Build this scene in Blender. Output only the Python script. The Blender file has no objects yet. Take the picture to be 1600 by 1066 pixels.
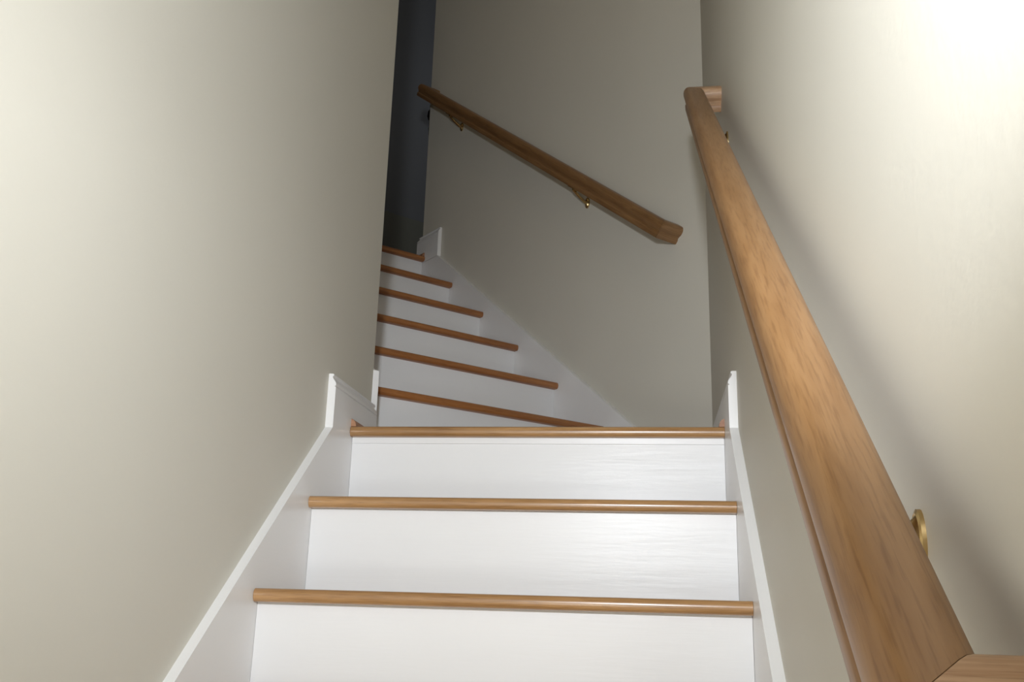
import bpy, bmesh, math
from mathutils import Vector, Matrix

# ------------------------------------------------------------------ camera, light, exposure
S = bpy.context.scene
COL = S.collection
cam_d = bpy.data.cameras.new('camera')
cam = bpy.data.objects.new('camera', cam_d)
COL.objects.link(cam)
CAM = Vector((0.6948, -2.1380, -0.4056))
YAW, PITCH, ROLL, FPX = 0.1474, 0.2741, 0.0288, 1496.86
fw = Vector((-math.sin(YAW) * math.cos(PITCH), math.cos(YAW) * math.cos(PITCH), math.sin(PITCH)))
rt = Vector((math.cos(YAW), math.sin(YAW), 0))
up = rt.cross(fw)
r2 = math.cos(ROLL) * rt + math.sin(ROLL) * up
u2 = -math.sin(ROLL) * rt + math.cos(ROLL) * up
m3 = Matrix((r2, u2, -fw)).transposed()
cam.matrix_world = Matrix.Translation(CAM) @ m3.to_4x4()
cam_d.sensor_fit = 'HORIZONTAL'
cam_d.sensor_width = 36.0
cam_d.lens = 36.0 * FPX / 1600.0
cam_d.clip_start = 0.02
S.camera = cam

S.view_settings.view_transform = 'Standard'
S.view_settings.look = 'None'
S.view_settings.gamma = 1.0
S.view_settings.use_curve_mapping = False
S.view_settings.exposure = 0.0

world = bpy.data.worlds.new('world')
S.world = world
world.use_nodes = True
world.node_tree.nodes['Background'].inputs[0].default_value = (0.55, 0.62, 0.75, 1)
world.node_tree.nodes['Background'].inputs[1].default_value = 0.02


def area(name, loc, target, sx, sy, power, colour, spread=180):
    d = bpy.data.lights.new(name, 'AREA')
    d.shape = 'RECTANGLE'
    d.size, d.size_y, d.energy, d.color = sx, sy, power, colour
    d.spread = math.radians(spread)
    o = bpy.data.objects.new(name, d)
    COL.objects.link(o)
    o.location = loc
    o.rotation_euler = (Vector(target) - Vector(loc)).to_track_quat('-Z', 'Y').to_euler()
    return o


# the photographer's flash above the lens: a lamp with a wide, flat beam (photometric falloff to the sides)
FL = Vector((0.645, -2.30, 0.05))
FL_POWER, FL_TILT, FL_R = 131.0, 0.30, 0.045
fd = bpy.data.lights.new('flash', 'POINT')
fd.energy, fd.color, fd.shadow_soft_size = FL_POWER, (0.955, 0.995, 1.05), FL_R
fo = bpy.data.objects.new('flash', fd)
COL.objects.link(fo)
fo.location = FL
fd.use_nodes = True
nt = fd.node_tree
em = nt.nodes['Emission']
geo = nt.nodes.new('ShaderNodeNewGeometry')


def lamp_math(op, a, b=None):
    q = nt.nodes.new('ShaderNodeMath'); q.operation = op
    for i, x in enumerate((a, b)):
        if x is None:
            continue
        if isinstance(x, (int, float)):
            q.inputs[i].default_value = x
        else:
            nt.links.new(x, q.inputs[i])
    return q.outputs[0]


def lamp_dot(v):
    q = nt.nodes.new('ShaderNodeVectorMath'); q.operation = 'DOT_PRODUCT'
    nt.links.new(geo.outputs['Incoming'], q.inputs[0]); q.inputs[1].default_value = v
    return q.outputs['Value']


def lamp_ramp(x, stops):
    """stops (degrees, strength); x in radians"""
    q = nt.nodes.new('ShaderNodeFloatCurve')
    c = q.mapping.curves[0]
    pts = [((d + 90) / 180, v) for d, v in stops]
    while len(c.points) < len(pts):
        c.points.new(0.5, 0.5)
    for p_, (px, py) in zip(c.points, pts):
        p_.location = (px, py); p_.handle_type = 'VECTOR'
    q.mapping.update()
    nt.links.new(lamp_math('ADD', lamp_math('DIVIDE', x, math.pi), 0.5), q.inputs['Value'])
    return q.outputs[0]


f_fw = Vector((-math.sin(YAW) * math.cos(FL_TILT), math.cos(YAW) * math.cos(FL_TILT), math.sin(FL_TILT)))
f_rt = Vector((math.cos(YAW), math.sin(YAW), 0))
f_up = f_rt.cross(f_fw)
FL_ROLL = 0.17
f_rt, f_up = math.cos(FL_ROLL) * f_rt + math.sin(FL_ROLL) * f_up, math.cos(FL_ROLL) * f_up - math.sin(FL_ROLL) * f_rt
dz, dx, dy = lamp_dot(f_fw), lamp_dot(f_rt), lamp_dot(f_up)
ang_h = lamp_math('ARCTAN2', dx, dz)
ang_v = lamp_math('ARCSINE', dy)
fh = lamp_ramp(ang_h, [(-90, 0.02), (-60, 0.20), (-42, 0.32), (-32, 0.55), (-22, 0.80), (-12, 0.88), (8, 0.88), (17, 0.96), (27, 1.0), (42, 0.9), (60, 0.4), (90, 0.03)])
fv = lamp_ramp(ang_v, [(-90, 0.0), (-57.2, 0.00), (-49.2, 0.02), (-45.2, 0.09), (-41.2, 0.28), (-37.2, 0.44), (-33.2, 0.56), (-29.2, 0.69), (-22.2, 0.82), (-17.2, 0.90), (-13.2, 0.94), (-8.2, 0.95), (-1.2, 0.83), (6.8, 0.81), (14.8, 0.76), (32.8, 0.38), (52.8, 0.05), (90, 0.0)])
front = lamp_math('GREATER_THAN', dz, 0.0)
nt.links.new(lamp_math('MULTIPLY', lamp_math('MULTIPLY', fh, fv), front), em.inputs['Strength'])
# added warm fill high above the stairs, standing for no known fixture
cd = bpy.data.lights.new('stairwell_fill', 'POINT')
cd.energy, cd.color, cd.shadow_soft_size = 4.5, (1.0, 0.78, 0.50), 0.08
co = bpy.data.objects.new('stairwell_fill', cd)
COL.objects.link(co)
co.location = (0.25, -0.5, 3.2)
# unseen low fill light added behind the camera at the foot of the stairs
ld = bpy.data.lights.new('room_fill', 'POINT')
ld.energy, ld.color, ld.shadow_soft_size = 19.0, (1.0, 0.98, 0.95), 0.15
lo = bpy.data.objects.new('room_fill', ld)
COL.objects.link(lo)
lo.location = (0.45, -2.75, -0.85)
N45_ = Vector((math.cos(0.7803), math.sin(0.7803), 0))
A45_ = Vector((-math.sin(0.7803), math.cos(0.7803), 0))
# dim cool fill lamp added out of sight to light the hall's far wall
area('hall_fill', N45_ * 2.6 + A45_ * 2.2 + Vector((0, 0, 3.0)), N45_ * 0.9 + A45_ * 2.7 + Vector((0, 0, 2.3)), 0.5, 0.5, 1.0, (0.88, 0.92, 1.0))

# ------------------------------------------------------------------ dimensions (metres)
R = 0.19            # rise
RUN = 0.2375        # lower run
RUN2 = 0.2439       # upper run
W = 0.8594          # lower flight between the skirt boards
PHI = 0.7803        # the upper flight turns this far to the left
S0 = 1.0904         # face of the back skirt board along the nosing direction
T0 = 0.3248         # first upper nosing along the climb
NH = 0.0236         # nosing thickness
TK = 0.018          # skirt board thickness
OV = 0.024          # nosing overhang
N45 = Vector((math.cos(PHI), math.sin(PHI), 0))
A45 = Vector((-math.sin(PHI), math.cos(PHI), 0))
LEFT = -TK
RIGHT = W + TK
CORNER = Vector((LEFT, 0.215, 0))
SC = CORNER.dot(N45)            # corner across the upper flight
AC = CORNER.dot(A45)            # corner along the climb
SW = S0 + TK                    # back wall face
AEND = 1.605                    # back wall ends here
ZTOP = 6 * R
FLOOR0 = -7 * R
CEIL = 3.7
M45 = Matrix((N45.to_tuple() + (0,), A45.to_tuple() + (0,), (0, 0, 1, 0), (0, 0, 0, 1))).transposed()


def up_pt(s, a, z):
    return N45 * s + A45 * a + Vector((0, 0, z))


# ------------------------------------------------------------------ materials
def new_mat(name):
    m = bpy.data.materials.new(name)
    m.use_nodes = True
    n = m.node_tree.nodes
    return m, n, m.node_tree.links, n['Principled BSDF']


def paint(name, colour, rough, bump=0.05, scale=(60, 60, 60), var=0.03, spec=0.5, brush=None):
    m, n, l, b = new_mat(name)
    tc = n.new('ShaderNodeTexCoord')
    mp = n.new('ShaderNodeMapping'); mp.inputs['Scale'].default_value = scale
    l.new(tc.outputs['Object'], mp.inputs[0])
    nz = n.new('ShaderNodeTexNoise'); nz.inputs['Scale'].default_value = 1.0; nz.inputs['Detail'].default_value = 5
    l.new(mp.outputs[0], nz.inputs['Vector'])
    big = n.new('ShaderNodeTexNoise'); big.inputs['Scale'].default_value = 3.0; big.inputs['Detail'].default_value = 3
    l.new(tc.outputs['Object'], big.inputs['Vector'])
    cr = n.new('ShaderNodeMixRGB'); cr.blend_type = 'MIX'
    cr.inputs[1].default_value = tuple(c * (1 - var) for c in colour) + (1,)
    cr.inputs[2].default_value = tuple(min(1, c * (1 + var)) for c in colour) + (1,)
    l.new(big.outputs['Fac'], cr.inputs[0])
    l.new(cr.outputs[0], b.inputs['Base Color'])
    b.inputs['Roughness'].default_value = rough
    b.inputs['Specular IOR Level'].default_value = spec
    bp = n.new('ShaderNodeBump'); bp.inputs['Strength'].default_value = bump; bp.inputs['Distance'].default_value = 0.004
    l.new(nz.outputs['Fac'], bp.inputs['Height'])
    l.new(bp.outputs[0], b.inputs['Normal'])
    return m


def oak(name, light, dark, rough, along='X', gscale=1.0, coat=0.3, figure=(2.5, 45)):
    """oak with streaks along one local axis"""
    m, n, l, b = new_mat(name)
    tc = n.new('ShaderNodeTexCoord')
    info = n.new('ShaderNodeObjectInfo')
    off = n.new('ShaderNodeVectorMath'); off.operation = 'SCALE'; off.inputs[0].default_value = (17.0, 9.0, 13.0)
    l.new(info.outputs['Random'], off.inputs['Scale'])
    add = n.new('ShaderNodeVectorMath'); add.operation = 'ADD'
    l.new(tc.outputs['Object'], add.inputs[0]); l.new(off.outputs[0], add.inputs[1])

    def streak(lo, hi, detail, dist=0.0):
        mp = n.new('ShaderNodeMapping')
        mp.inputs['Scale'].default_value = tuple((lo if ax == along else hi) * gscale for ax in 'XYZ')
        l.new(add.outputs[0], mp.inputs[0])
        z = n.new('ShaderNodeTexNoise'); z.inputs['Scale'].default_value = 1.0
        z.inputs['Detail'].default_value = detail; z.inputs['Distortion'].default_value = dist
        l.new(mp.outputs[0], z.inputs['Vector'])
        return z
    a = streak(figure[0], figure[1], 5, 0.6)       # broad figure
    f = streak(22, 420, 3)             # pores
    r1 = n.new('ShaderNodeValToRGB')
    r1.color_ramp.elements[0].position = 0.3; r1.color_ramp.elements[0].color = dark + (1,)
    r1.color_ramp.elements[1].position = 0.66; r1.color_ramp.elements[1].color = light + (1,)
    l.new(a.outputs['Fac'], r1.inputs[0])
    r2_ = n.new('ShaderNodeValToRGB')
    r2_.color_ramp.elements[0].position = 0.34; r2_.color_ramp.elements[0].color = (0.62, 0.55, 0.5, 1)
    r2_.color_ramp.elements[1].position = 0.5; r2_.color_ramp.elements[1].color = (1, 1, 1, 1)
    l.new(f.outputs['Fac'], r2_.inputs[0])
    mx = n.new('ShaderNodeMixRGB'); mx.blend_type = 'MULTIPLY'; mx.inputs[0].default_value = 0.55
    l.new(r1.outputs[0], mx.inputs[1]); l.new(r2_.outputs[0], mx.inputs[2])
    l.new(mx.outputs[0], b.inputs['Base Color'])
    b.inputs['Roughness'].default_value = rough
    b.inputs['Coat Weight'].default_value = coat
    b.inputs['Coat Roughness'].default_value = 0.22
    bp = n.new('ShaderNodeBump'); bp.inputs['Strength'].default_value = 0.12; bp.inputs['Distance'].default_value = 0.002
    l.new(a.outputs['Fac'], bp.inputs['Height'])
    l.new(bp.outputs[0], b.inputs['Normal'])
    return m


def metal(name, colour, rough):
    m, n, l, b = new_mat(name)
    b.inputs['Base Color'].default_value = colour + (1,)
    b.inputs['Metallic'].default_value = 1.0
    b.inputs['Roughness'].default_value = rough
    nz = n.new('ShaderNodeTexNoise'); nz.inputs['Scale'].default_value = 220
    bp = n.new('ShaderNodeBump'); bp.inputs['Strength'].default_value = 0.08; bp.inputs['Distance'].default_value = 0.001
    l.new(nz.outputs['Fac'], bp.inputs['Height']); l.new(bp.outputs[0], b.inputs['Normal'])
    return m


M_WALL = paint('cream_wall_paint', (0.665, 0.645, 0.575), 0.55, 0.06, (90, 90, 90), 0.025, 0.35)
M_HALL = paint('slate_hall_paint', (0.20, 0.21, 0.225), 0.6, 0.05, (90, 90, 90), 0.03)
M_HALL_SHADE = paint('olive_hall_shade', (0.21, 0.215, 0.18), 0.5, 0.05, (90, 90, 90), 0.05)  # shade low on the hall wall, put into an olive colour
M_TRIM = paint('white_trim_paint', (0.84, 0.845, 0.85), 0.32, 0.05, (30, 30, 120), 0.012)
M_RISER = paint('white_gloss_riser_paint', (0.81, 0.82, 0.83), 0.34, 0.22, (4, 30, 40), 0.02, 0.42)
M_CEIL = paint('ceiling_paint', (0.78, 0.77, 0.74), 0.8, 0.05)
M_CARPET = paint('lower_floor_boards', (0.35, 0.24, 0.14), 0.5, 0.1)
M_TREAD = oak('oak_tread', (0.47, 0.27, 0.115), (0.30, 0.155, 0.055), 0.3, 'X', 1.0, 0.6)
M_TREAD_RED = oak('red_oak_tread', (0.41, 0.170, 0.052), (0.28, 0.105, 0.030), 0.4, 'X', 1.0, 0.2)
M_LAND = oak('oak_landing_boards', (0.45, 0.26, 0.11), (0.3, 0.155, 0.055), 0.3, 'X', 1.0, 0.4)
M_RAIL = oak('oak_handrail', (0.295, 0.162, 0.068), (0.232, 0.117, 0.043), 0.42, 'X', 1.0, 0.08, (7, 75))
M_RAIL_DARK = oak('dark_oak_handrail', (0.27, 0.145, 0.060), (0.19, 0.095, 0.034), 0.45, 'X', 1.0, 0.08, (7, 75))
M_ENDGRAIN = oak('pale_oak_return', (0.54, 0.36, 0.22), (0.33, 0.18, 0.09), 0.5, 'X', 2.2, 0.05)
M_SHOE = oak('oak_shoe_moulding', (0.42, 0.22, 0.12), (0.3, 0.13, 0.06), 0.45, 'X', 1.0, 0.1)
M_BRASS = metal('polished_brass', (0.62, 0.45, 0.21), 0.27)
M_DARK = metal('dark_bronze', (0.05, 0.04, 0.035), 0.4)


# ------------------------------------------------------------------ helpers
def link(name, bm, mat, parent=None, mw=None, smooth=False, bevel=0.0, seg=2):
    bmesh.ops.recalc_face_normals(bm, faces=bm.faces)
    me = bpy.data.meshes.new(name)
    bm.to_mesh(me); bm.free()
    me.materials.append(mat)
    if smooth:
        for p in me.polygons:
            p.use_smooth = True
        me.set_sharp_from_angle(angle=math.radians(35))
    o = bpy.data.objects.new(name, me)
    COL.objects.link(o)
    if parent is not None:
        o.parent = parent
        if mw is not None:
            o.matrix_parent_inverse = parent.matrix_world.inverted() if False else Matrix.Identity(4)
            o.matrix_local = mw
    elif mw is not None:
        o.matrix_world = mw
    if bevel:
        b = o.modifiers.new('bevel', 'BEVEL'); b.width = bevel; b.segments = seg; b.limit_method = 'ANGLE'
    return o


def struct(o):
    o['kind'] = 'structure'
    return o


def prism(pts, axis, lo, hi):
    """polygon in the two other axes, extruded along axis"""
    bm = bmesh.new()

    def v(p, t):
        if axis == 'X': return (t, p[0], p[1])
        if axis == 'Y': return (p[0], t, p[1])
        return (p[0], p[1], t)
    a = [bm.verts.new(v(p, lo)) for p in pts]
    b = [bm.verts.new(v(p, hi)) for p in pts]
    n = len(pts)
    bm.faces.new(a); bm.faces.new(b[::-1])
    for i in range(n):
        bm.faces.new((a[i], a[(i + 1) % n], b[(i + 1) % n], b[i]))
    return bm


def box(x0, x1, y0, y1, z0, z1):
    return prism([(x0, y0), (x1, y0), (x1, y1), (x0, y1)], 'Z', z0, z1)


def sweep(profile, frames, closed_ends=True, bm=None):
    """profile [(u,v)], frames [(origin, U, V)] -> skin through the frames"""
    bm = bm or bmesh.new()
    rings = []
    for o, U, V in frames:
        rings.append([bm.verts.new(Vector(o) + Vector(U) * u + Vector(V) * v) for u, v in profile])
    n = len(profile)
    for a, b in zip(rings, rings[1:]):
        for i in range(n):
            bm.faces.new((a[i], a[(i + 1) % n], b[(i + 1) % n], b[i]))
    if closed_ends:
        bm.faces.new(rings[0]); bm.faces.new(rings[-1][::-1])
    return bm


def tube(pts, radii, seg=10, bm=None):
    bm = bm or bmesh.new()
    rings = []
    pts = [Vector(p) for p in pts]
    for i, p in enumerate(pts):
        d = (pts[min(i + 1, len(pts) - 1)] - pts[max(i - 1, 0)]).normalized()
        ref = Vector((0, 0, 1)) if abs(d.z) < 0.9 else Vector((1, 0, 0))
        a = d.cross(ref).normalized(); b = d.cross(a)
        r = radii[i] if hasattr(radii, '__len__') else radii
        rings.append([bm.verts.new(p + (a * math.cos(t) + b * math.sin(t)) * r)
                      for t in (2 * math.pi * k / seg for k in range(seg))])
    for a, b in zip(rings, rings[1:]):
        for i in range(seg):
            bm.faces.new((a[i], a[(i + 1) % seg], b[(i + 1) % seg], b[i]))
    bm.faces.new(rings[0]); bm.faces.new(rings[-1][::-1])
    return bm


def thing(name, label, cat, mw=None):
    o = bpy.data.objects.new(name, None)
    COL.objects.link(o)
    o.empty_display_size = 0.1
    if mw is not None:
        o.matrix_world = mw
    o['label'] = label; o['category'] = cat
    return o


def wall_path(name, path, thick, z0, z1, mat, lean=None):
    """a wall of some thickness along a plan path; the room is on the path's right-hand side"""
    path = [Vector((p[0], p[1])) for p in path]
    offs = []
    for i, p in enumerate(path):
        ns = []
        if i > 0:
            d = (path[i] - path[i - 1]).normalized(); ns.append(Vector((-d.y, d.x)))
        if i < len(path) - 1:
            d = (path[i + 1] - path[i]).normalized(); ns.append(Vector((-d.y, d.x)))
        m = sum(ns, Vector((0, 0))).normalized()
        offs.append(p + m * (thick / max(0.35, m.dot(ns[0]))))
    bm = prism([tuple(p) for p in path] + [tuple(p) for p in offs[::-1]], 'Z', z0, z1)
    return struct(link(name, bm, mat))


# ------------------------------------------------------------------ the shell
p_up = CORNER + A45 * 1.55
wall_path('wall_left', [(LEFT, -3.6), CORNER, p_up], 0.12, FLOOR0 - 0.1, CEIL, M_WALL)
corner_r_y = (SW - N45.x * RIGHT) / N45.y
CR = Vector((RIGHT, corner_r_y, 0))
BE = up_pt(SW, AEND, 0)
wall_path('wall_back', [BE + N45 * 1.6, BE, CR][::1], 0.12, FLOOR0 - 0.1, CEIL, M_WALL)
struct(link('wall_right', box(RIGHT, RIGHT + 0.12, -3.6, corner_r_y + 0.05, FLOOR0 - 0.1, CEIL), M_WALL))
struct(link('wall_front', box(LEFT - 0.12, RIGHT + 0.12, -3.72, -3.6, FLOOR0 - 0.1, CEIL), M_WALL))
struct(link('floor', box(LEFT - 0.1, RIGHT + 0.1, -3.65, -6 * RUN + 0.05, FLOOR0 - 0.08, FLOOR0), M_CARPET))
struct(link('ceiling', box(-4.5, 3.2, -3.7, 6.5, CEIL, CEIL + 0.1), M_CEIL))

# hall at the top
HA = 2.75
struct(link('wall_far', box(-1.6, 3.4, HA, HA + 0.12, ZTOP - 0.1, CEIL), M_HALL, mw=M45))
struct(link('hall_shade_band', box(-1.6, 3.4, HA - 0.006, HA, ZTOP, 1.875), M_HALL_SHADE, mw=M45))  # thin slab that paints the shaded lower band of the far wall
struct(link('wall_hall_left', box(-1.6, -1.48, AC + 1.4, HA + 0.1, ZTOP - 0.1, CEIL), M_HALL, mw=M45))
struct(link('wall_hall_right', box(3.28, 3.4, AEND, HA + 0.1, ZTOP - 0.1, CEIL), M_HALL, mw=M45))
struct(link('wall_hall_near', box(-1.6, SC - 0.10, AC + 1.45, AC + 1.55, ZTOP - 0.1, CEIL), M_HALL, mw=M45))


# ------------------------------------------------------------------ mouldings
BH = 0.118   # baseboard height from its bottom edge to the top of the cap


def base_profile(t=0.015, z0=-0.026, z1=0.096):
    """u = out of the wall, v = height; flat board with an ogee cap"""
    return [(0, z0), (t, z0), (t, z1 - 0.0305), (t - 0.0022, z1 - 0.0297), (t - 0.0022, z1 - 0.0287), (t - 0.0004, z1 - 0.0278),
            (t, z1 - 0.0245), (t - 0.0008, z1 - 0.0205), (t - 0.0028, z1 - 0.0165), (t - 0.0052, z1 - 0.0130), (t - 0.0068, z1 - 0.0095),
            (t - 0.0074, z1 - 0.0068), (t - 0.0056, z1 - 0.0050), (t - 0.0050, z1 - 0.0030), (t - 0.0060, z1 - 0.0008), (t - 0.0078, z1), (0, z1)]


def shoe_profile(w=0.012, h=0.018):
    p = [(0, 0), (w, 0)]
    for k in range(1, 6):
        a = k / 6 * math.pi / 2
        p.append((w * math.cos(a), h * math.sin(a)))
    return p + [(0, h)]


def run_profile(name, prof, path, outs, mat, mitres=None):
    """profile swept along path points; outs = direction (with mitre scale) out of the wall at each point"""
    frames = [(p, o, Vector((0, 0, 1))) for p, o in zip(path, outs)]
    return link(name, sweep(prof, frames), mat, smooth=True)


X1, Y1, Z1 = Vector((1, 0, 0)), Vector((0, 1, 0)), Vector((0, 0, 1))
# landing, left: from the head of the skirt board to the wall's corner
bl = struct(run_profile('baseboard_left', base_profile(), [(LEFT, -0.122, 0), (LEFT, CORNER.y - 0.001, 0)], [X1 * 1.2] * 2, M_TRIM))
run_end_r = -0.122
# landing, right, round the back corner up to the upper skirt board
mit = (-X1 - N45); mit = mit.normalized() / mit.normalized().dot(-X1)
aS = 0.092     # where the skirt's slope comes down to the baseboard's top
br = struct(run_profile('baseboard_right', base_profile(), [(RIGHT, run_end_r, 0), CR, up_pt(SW, aS, 0)],
                        [-X1 * 1.2, mit * 1.2, -N45 * 1.2], M_TRIM))
# top landing, from the upper skirt's head round the end of the back wall
m2 = (-N45 + A45)
struct(run_profile('baseboard_back', base_profile(z1=0.112), [up_pt(SW, 1.440, ZTOP), up_pt(SW, AEND, ZTOP), up_pt(SW + 1.5, AEND, ZTOP)],
                   [-N45 * 1.2, m2 * 1.2, A45 * 1.2], M_TRIM))
struct(run_profile('baseboard_far', base_profile(), [up_pt(-1.4, HA - 0.006, ZTOP), up_pt(3.2, HA - 0.006, ZTOP)], [-A45] * 2, M_TRIM))
# quarter-round shoe mouldings in bare oak
struct(run_profile('trim_2', shoe_profile(), [(0, 0.006, 0), (0, CORNER.y - 0.002, 0)], [X1] * 2, M_SHOE))
struct(run_profile('trim_3', shoe_profile(), [(W, 0.006, 0), (W, CR.y - 0.06, 0)], [-X1] * 2, M_SHOE))
struct(run_profile('trim_4', shoe_profile(), [up_pt(S0, T0 + 5 * RUN2 + 0.006, ZTOP), up_pt(S0, AEND, ZTOP)], [-N45] * 2, M_SHOE))


# ------------------------------------------------------------------ stairs
def nosing_profile(depth, h=NH):
    """y,z of a tread with a rounded front edge, front at y = 0, top at z = 0"""
    r = h / 2
    pts = [(depth, 0.0)]
    for k in range(0, 9):
        a = math.pi / 2 + k / 8 * math.pi
        pts.append((r * 0.75 + r * 0.75 * math.cos(a), -r + r * math.sin(a)))
    pts.append((depth, -h))
    return pts


def tread(parent, name, x0, x1, y, z, depth, mat):
    bm = prism(nosing_profile(depth), 'X', x0, x1)
    return link(name, bm, mat, parent, Matrix.Translation((0, y, z)), smooth=True)


def riser(parent, x0, x1, y, ztop, zbot):
    return link('riser', box(x0, x1, y, y + 0.016, zbot, ztop), M_RISER, parent)


# lower flight
low = thing('staircase', 'lower staircase with glossy white risers and pale oak nosings, below the landing', 'staircase')
landing_front = 0.11
tread(low, 'landing_nosing', 0.0005, W - 0.0005, 0, 0, landing_front, M_TREAD)
riser(low, 0.0005, W - 0.0005, OV, -NH, -R - NH)
link('scotia', prism([(OV - 0.0025, -NH - 0.0135), (OV + 0.001, -NH - 0.0145), (OV + 0.001, -NH), (OV - 0.0035, -NH)], 'X', 0.001, W - 0.001), M_RISER, low)
for k in range(1, 7):
    y, z = -k * RUN, -k * R
    tread(low, 'tread', 0.0005, W - 0.0005, y, z, RUN + OV, M_TREAD)
    riser(low, 0.0005, W - 0.0005, y + OV, z - NH, z - R - (NH if k < 6 else 0))


def skirt_low(x0, x1):
    y_top, z_top = -0.1220, -0.0260
    sl = 0.81
    yb = -6 * RUN - 0.10
    zt = z_top + sl * (yb - y_top)
    pts = [(y_top, z_top), (yb, zt), (yb, FLOOR0), (-5.5 * RUN, FLOOR0), (0.06, -0.34), (0.06, z_top)]
    return prism(pts, 'X', x0, x1)


link('skirt_board', skirt_low(LEFT, 0.0), M_TRIM, low)
link('skirt_board', skirt_low(W, RIGHT), M_TRIM, low)

# landing between the flights
a1 = T0 + OV
pA = up_pt(SC, AC, 0)
q0 = Vector((0, landing_front, 0)); q1 = Vector((W, landing_front, 0))
poly = [(LEFT, landing_front), (RIGHT, landing_front), (RIGHT, CR.y), tuple(up_pt(SW, a1, 0))[:2], tuple(up_pt(SC, a1, 0))[:2], (LEFT, CORNER.y)]
lf = struct(link('floor', prism(poly, 'Z', -0.05, -0.0005), M_LAND))

# upper flight (local x across towards the back wall, local y along the climb)
upf = thing('staircase', 'upper staircase of six reddish oak nosings turning left above the landing', 'staircase', M45)
XL = SC + TK
for k in range(1, 7):
    y, z = T0 + (k - 1) * RUN2, k * R
    top = k == 6
    tread(upf, 'landing_nosing' if top else 'tread', XL + 0.0005, S0 - 0.0005, y, z, 0.10 if top else RUN2 + OV, M_TREAD_RED)
    riser(upf, XL + 0.0005, S0 - 0.0005, y + OV, z - NH, z - R - (NH if k > 1 else 0))


def skirt_up(x0, x1, left):
    if left:
        zt = 0.190
        pts = [(AC, 0), (AC, zt), (AC + 0.02, zt + 0.004), (AC + 1.3, zt + 0.77 * 1.28), (AC + 1.3, 0.9), (T0 + 0.1, 0)]
    else:
        zc = lambda a: 0.213 + 0.755 * (a - 0.246)
        pts = [(aS, -0.03), (aS, zc(aS)), (1.4395, zc(1.4395)), (1.4395, 1.112), (AEND, 1.112), (AEND, ZTOP - 0.25), (T0 + 0.1, -0.03)]
    return prism(pts, 'X', x0, x1)


link('skirt_board', skirt_up(SC, XL, True), M_TRIM, upf, bevel=0.0015)
link('skirt_board', skirt_up(S0, SW, False), M_TRIM, upf, bevel=0.0015)
# top hall floor
struct(link('floor', box(-1.55, 3.3, T0 + 5 * RUN2 + 0.10, HA + 0.05, ZTOP - 0.08, ZTOP - 0.0005), M_LAND, mw=M45))


# ------------------------------------------------------------------ handrails
def rail_profile(w=0.050, h=0.060):
    """u across (centre 0), v up (top 0): rounded shoulders, cove, bead"""
    k = w / 0.052
    half = [(0.0115, 0.0), (0.0160, -0.0010), (0.0198, -0.0033), (0.0228, -0.0068), (0.0250, -0.0112), (0.0260, -0.0170), (0.0259, -0.0205),
            (0.0255, -0.0240), (0.0238, -0.0290), (0.0212, -0.0330), (0.0196, -0.0375), (0.0192, -0.0420),
            (0.0206, -0.0432), (0.0216, -0.0455), (0.0216, -0.0500), (0.0212, -0.0560), (0.0190, -0.0600)]
    half = [(u * k, v * h / 0.060) for u, v in half]
    return half + [(-u, v) for u, v in half[::-1]]


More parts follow.
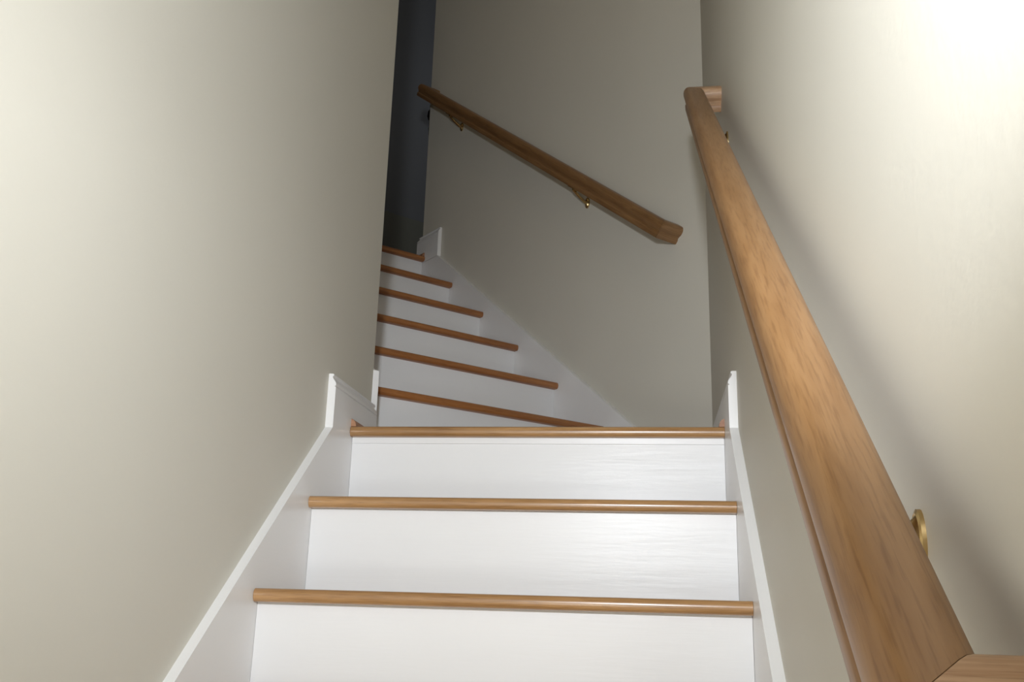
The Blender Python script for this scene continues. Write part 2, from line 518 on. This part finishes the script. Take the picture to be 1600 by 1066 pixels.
def handrail(name, label, p0, p1, out, wall_dist, bracket_t, mat, mat_return):
    """p0 low end and p1 high end of the top's centre line; out = unit vector into the wall"""
    p0, p1, out = Vector(p0), Vector(p1), Vector(out)
    d = (p1 - p0).normalized()
    side = out                              # u axis: +u towards the wall
    v = side.cross(d); v = v if v.z > 0 else -v
    L = (p1 - p0).length
    root = bpy.data.objects.new(name, None)
    COL.objects.link(root)
    F = Matrix((d, side, v)).transposed().to_4x4()
    F.translation = p0
    root.matrix_world = F                   # local x along, y to the wall, z up off the rail
    root['label'] = label; root['category'] = 'handrail'
    prof = rail_profile()
    hw = max(u for u, _ in prof)
    # mitred body: local coordinates
    bm = bmesh.new()
    ra, rb = [], []
    for u, vv in prof:
        ra.append(bm.verts.new((u + hw, u, vv)))           # low end: mitre opens towards the wall
        rb.append(bm.verts.new((L - (u + hw), u, vv)))
    n = len(prof)
    for i in range(n):
        bm.faces.new((ra[i], ra[(i + 1) % n], rb[(i + 1) % n], rb[i]))
    bm.faces.new(ra); bm.faces.new(rb[::-1])
    link('rail', bm, mat, root, Matrix.Identity(4), smooth=True)
    # returns to the wall: the same profile turned by a quarter; u2 runs along the rail
    for low_end in (True, False):
        bm = bmesh.new()
        a, b = [], []
        for u, vv in prof:
            x = (hw + u) if low_end else (L - hw - u)
            a.append(bm.verts.new((x, u + 0.0006, vv)))
            b.append(bm.verts.new((x, wall_dist, vv)))
        for i in range(n):
            bm.faces.new((a[i], a[(i + 1) % n], b[(i + 1) % n], b[i]))
        bm.faces.new(a); bm.faces.new(b[::-1])
        # turn the mesh so that local X of the object is the grain direction
        T = Matrix(((0, 1, 0, 0), (-1, 0, 0, 0), (0, 0, 1, 0), (0, 0, 0, 1)))
        bmesh.ops.transform(bm, matrix=T, verts=bm.verts)
        link('rail_return', bm, mat_return, root, T.inverted(), smooth=True)
    # brackets: rosette on the wall, curved arm, saddle under the rail, three screws
    Fi = F.inverted()
    for t in bracket_t:
        under = Vector((t, 0, -0.0605))
        w_un = F @ under
        w_wall = w_un + out * wall_dist + Vector((0, 0, -0.040))
        w_low = w_wall - out * 0.014
        w_top = w_un + Vector((0, 0, -0.007))
        c = [Fi @ q for q in (w_wall, w_low, w_low.lerp(w_top, 0.5) + Vector((0, 0, -0.002)), w_top, w_un + Vector((0, 0, -0.001)))]
        arm = link('bracket', tube(c, [0.0085, 0.0055, 0.0048, 0.0048, 0.0055], 10), M_BRASS, root, smooth=True)
        # rosette: oval dome with a stepped rim
        e1 = d - out * d.dot(out); e1 = Vector((d.x, d.y, 0)).normalized()
        bmr = bmesh.new()
        rings = []
        for (rr, hh) in ((1.0, 0.0), (1.0, 0.003), (0.86, 0.0042), (0.80, 0.0036), (0.62, 0.0072), (0.3, 0.010), (0.0, 0.011)):
            if rr == 0:
                rings.append([bmr.verts.new(Fi @ (w_wall - out * hh))])
                continue
            rings.append([bmr.verts.new(Fi @ (w_wall - out * hh + e1 * (0.0120 * rr * math.cos(q)) + Z1 * (0.0212 * rr * math.sin(q))))
                          for q in (2 * math.pi * i / 20 for i in range(20))])
        for A, B in zip(rings, rings[1:]):
            for i in range(20):
                if len(B) == 1:
                    bmr.faces.new((A[i], A[(i + 1) % 20], B[0]))
                else:
                    bmr.faces.new((A[i], A[(i + 1) % 20], B[(i + 1) % 20], B[i]))
        bmr.faces.new(rings[0][::-1])
        link('rosette', bmr, M_BRASS, arm, smooth=True)
        # saddle plate with turned-down ends
        pl_ = [(-0.024, -0.0005), (-0.024, -0.005), (-0.016, -0.0032), (0.016, -0.0032), (0.024, -0.005), (0.024, -0.0005)]
        bms = prism([(t + x, -0.0600 + z) for x, z in pl_], 'Y', -0.0085, 0.0085)
        link('saddle', bms, M_BRASS, arm)
        for sx in (-0.015, 0.015):
            bmc = bmesh.new()
            bmesh.ops.create_uvsphere(bmc, u_segments=8, v_segments=5, radius=0.0032,
                                      matrix=Matrix.Translation((t + sx, 0, -0.0636)) @ Matrix.Diagonal((1, 1, 0.6, 1)))
            link('screw', bmc, M_BRASS, arm, smooth=True)
    return root


SLR = 0.75
RX = 0.8125
zr = lambda y: 0.845 + SLR * y
yl, yh = -1.716, 0.027
handrail('handrail', 'long pale oak handrail fixed to the right-hand wall beside the lower stairs', (RX, yl, zr(yl)), (RX, yh, zr(yh)), (1, 0, 0),
         RIGHT - RX, (0.297, 1.94), M_RAIL, M_ENDGRAIN)
SB = S0 - 0.051
zb = lambda a: 0.812 + 0.768 * a
handrail('handrail', 'shorter dark oak handrail on the angled back wall above the upper stairs', up_pt(SB, -0.035, zb(-0.035)), up_pt(SB, 1.555, zb(1.555)), N45,
         SW - SB, (0.55, 1.65), M_RAIL_DARK, M_RAIL)

# small dark fitting on the end of the back wall, at the top of the stairs
hk = thing('wall_hook', 'small dark double hook on the end of the back wall by the dark hall', 'hook', Matrix.Translation(up_pt(SW + 0.012, AEND, 1.86)) @ M45)
link('upper_peg', tube([(0, 0, 0.07), (0, 0.008, 0.066), (0, 0.022, 0.06), (0, 0.026, 0.036), (0, 0.020, 0.020), (0, 0, 0.016)], [0.006, 0.007, 0.009, 0.010, 0.008, 0.005], 8), M_DARK, hk, smooth=True)
link('lower_peg', tube([(0, 0, -0.02), (0, 0.008, -0.024), (0, 0.014, -0.036), (0, 0.012, -0.052), (0, 0, -0.058)], [0.005, 0.006, 0.007, 0.006, 0.004], 8), M_DARK, hk, smooth=True)
link('plate', box(-0.012, 0.012, -0.0005, 0.003, -0.075, 0.085), M_DARK, hk)
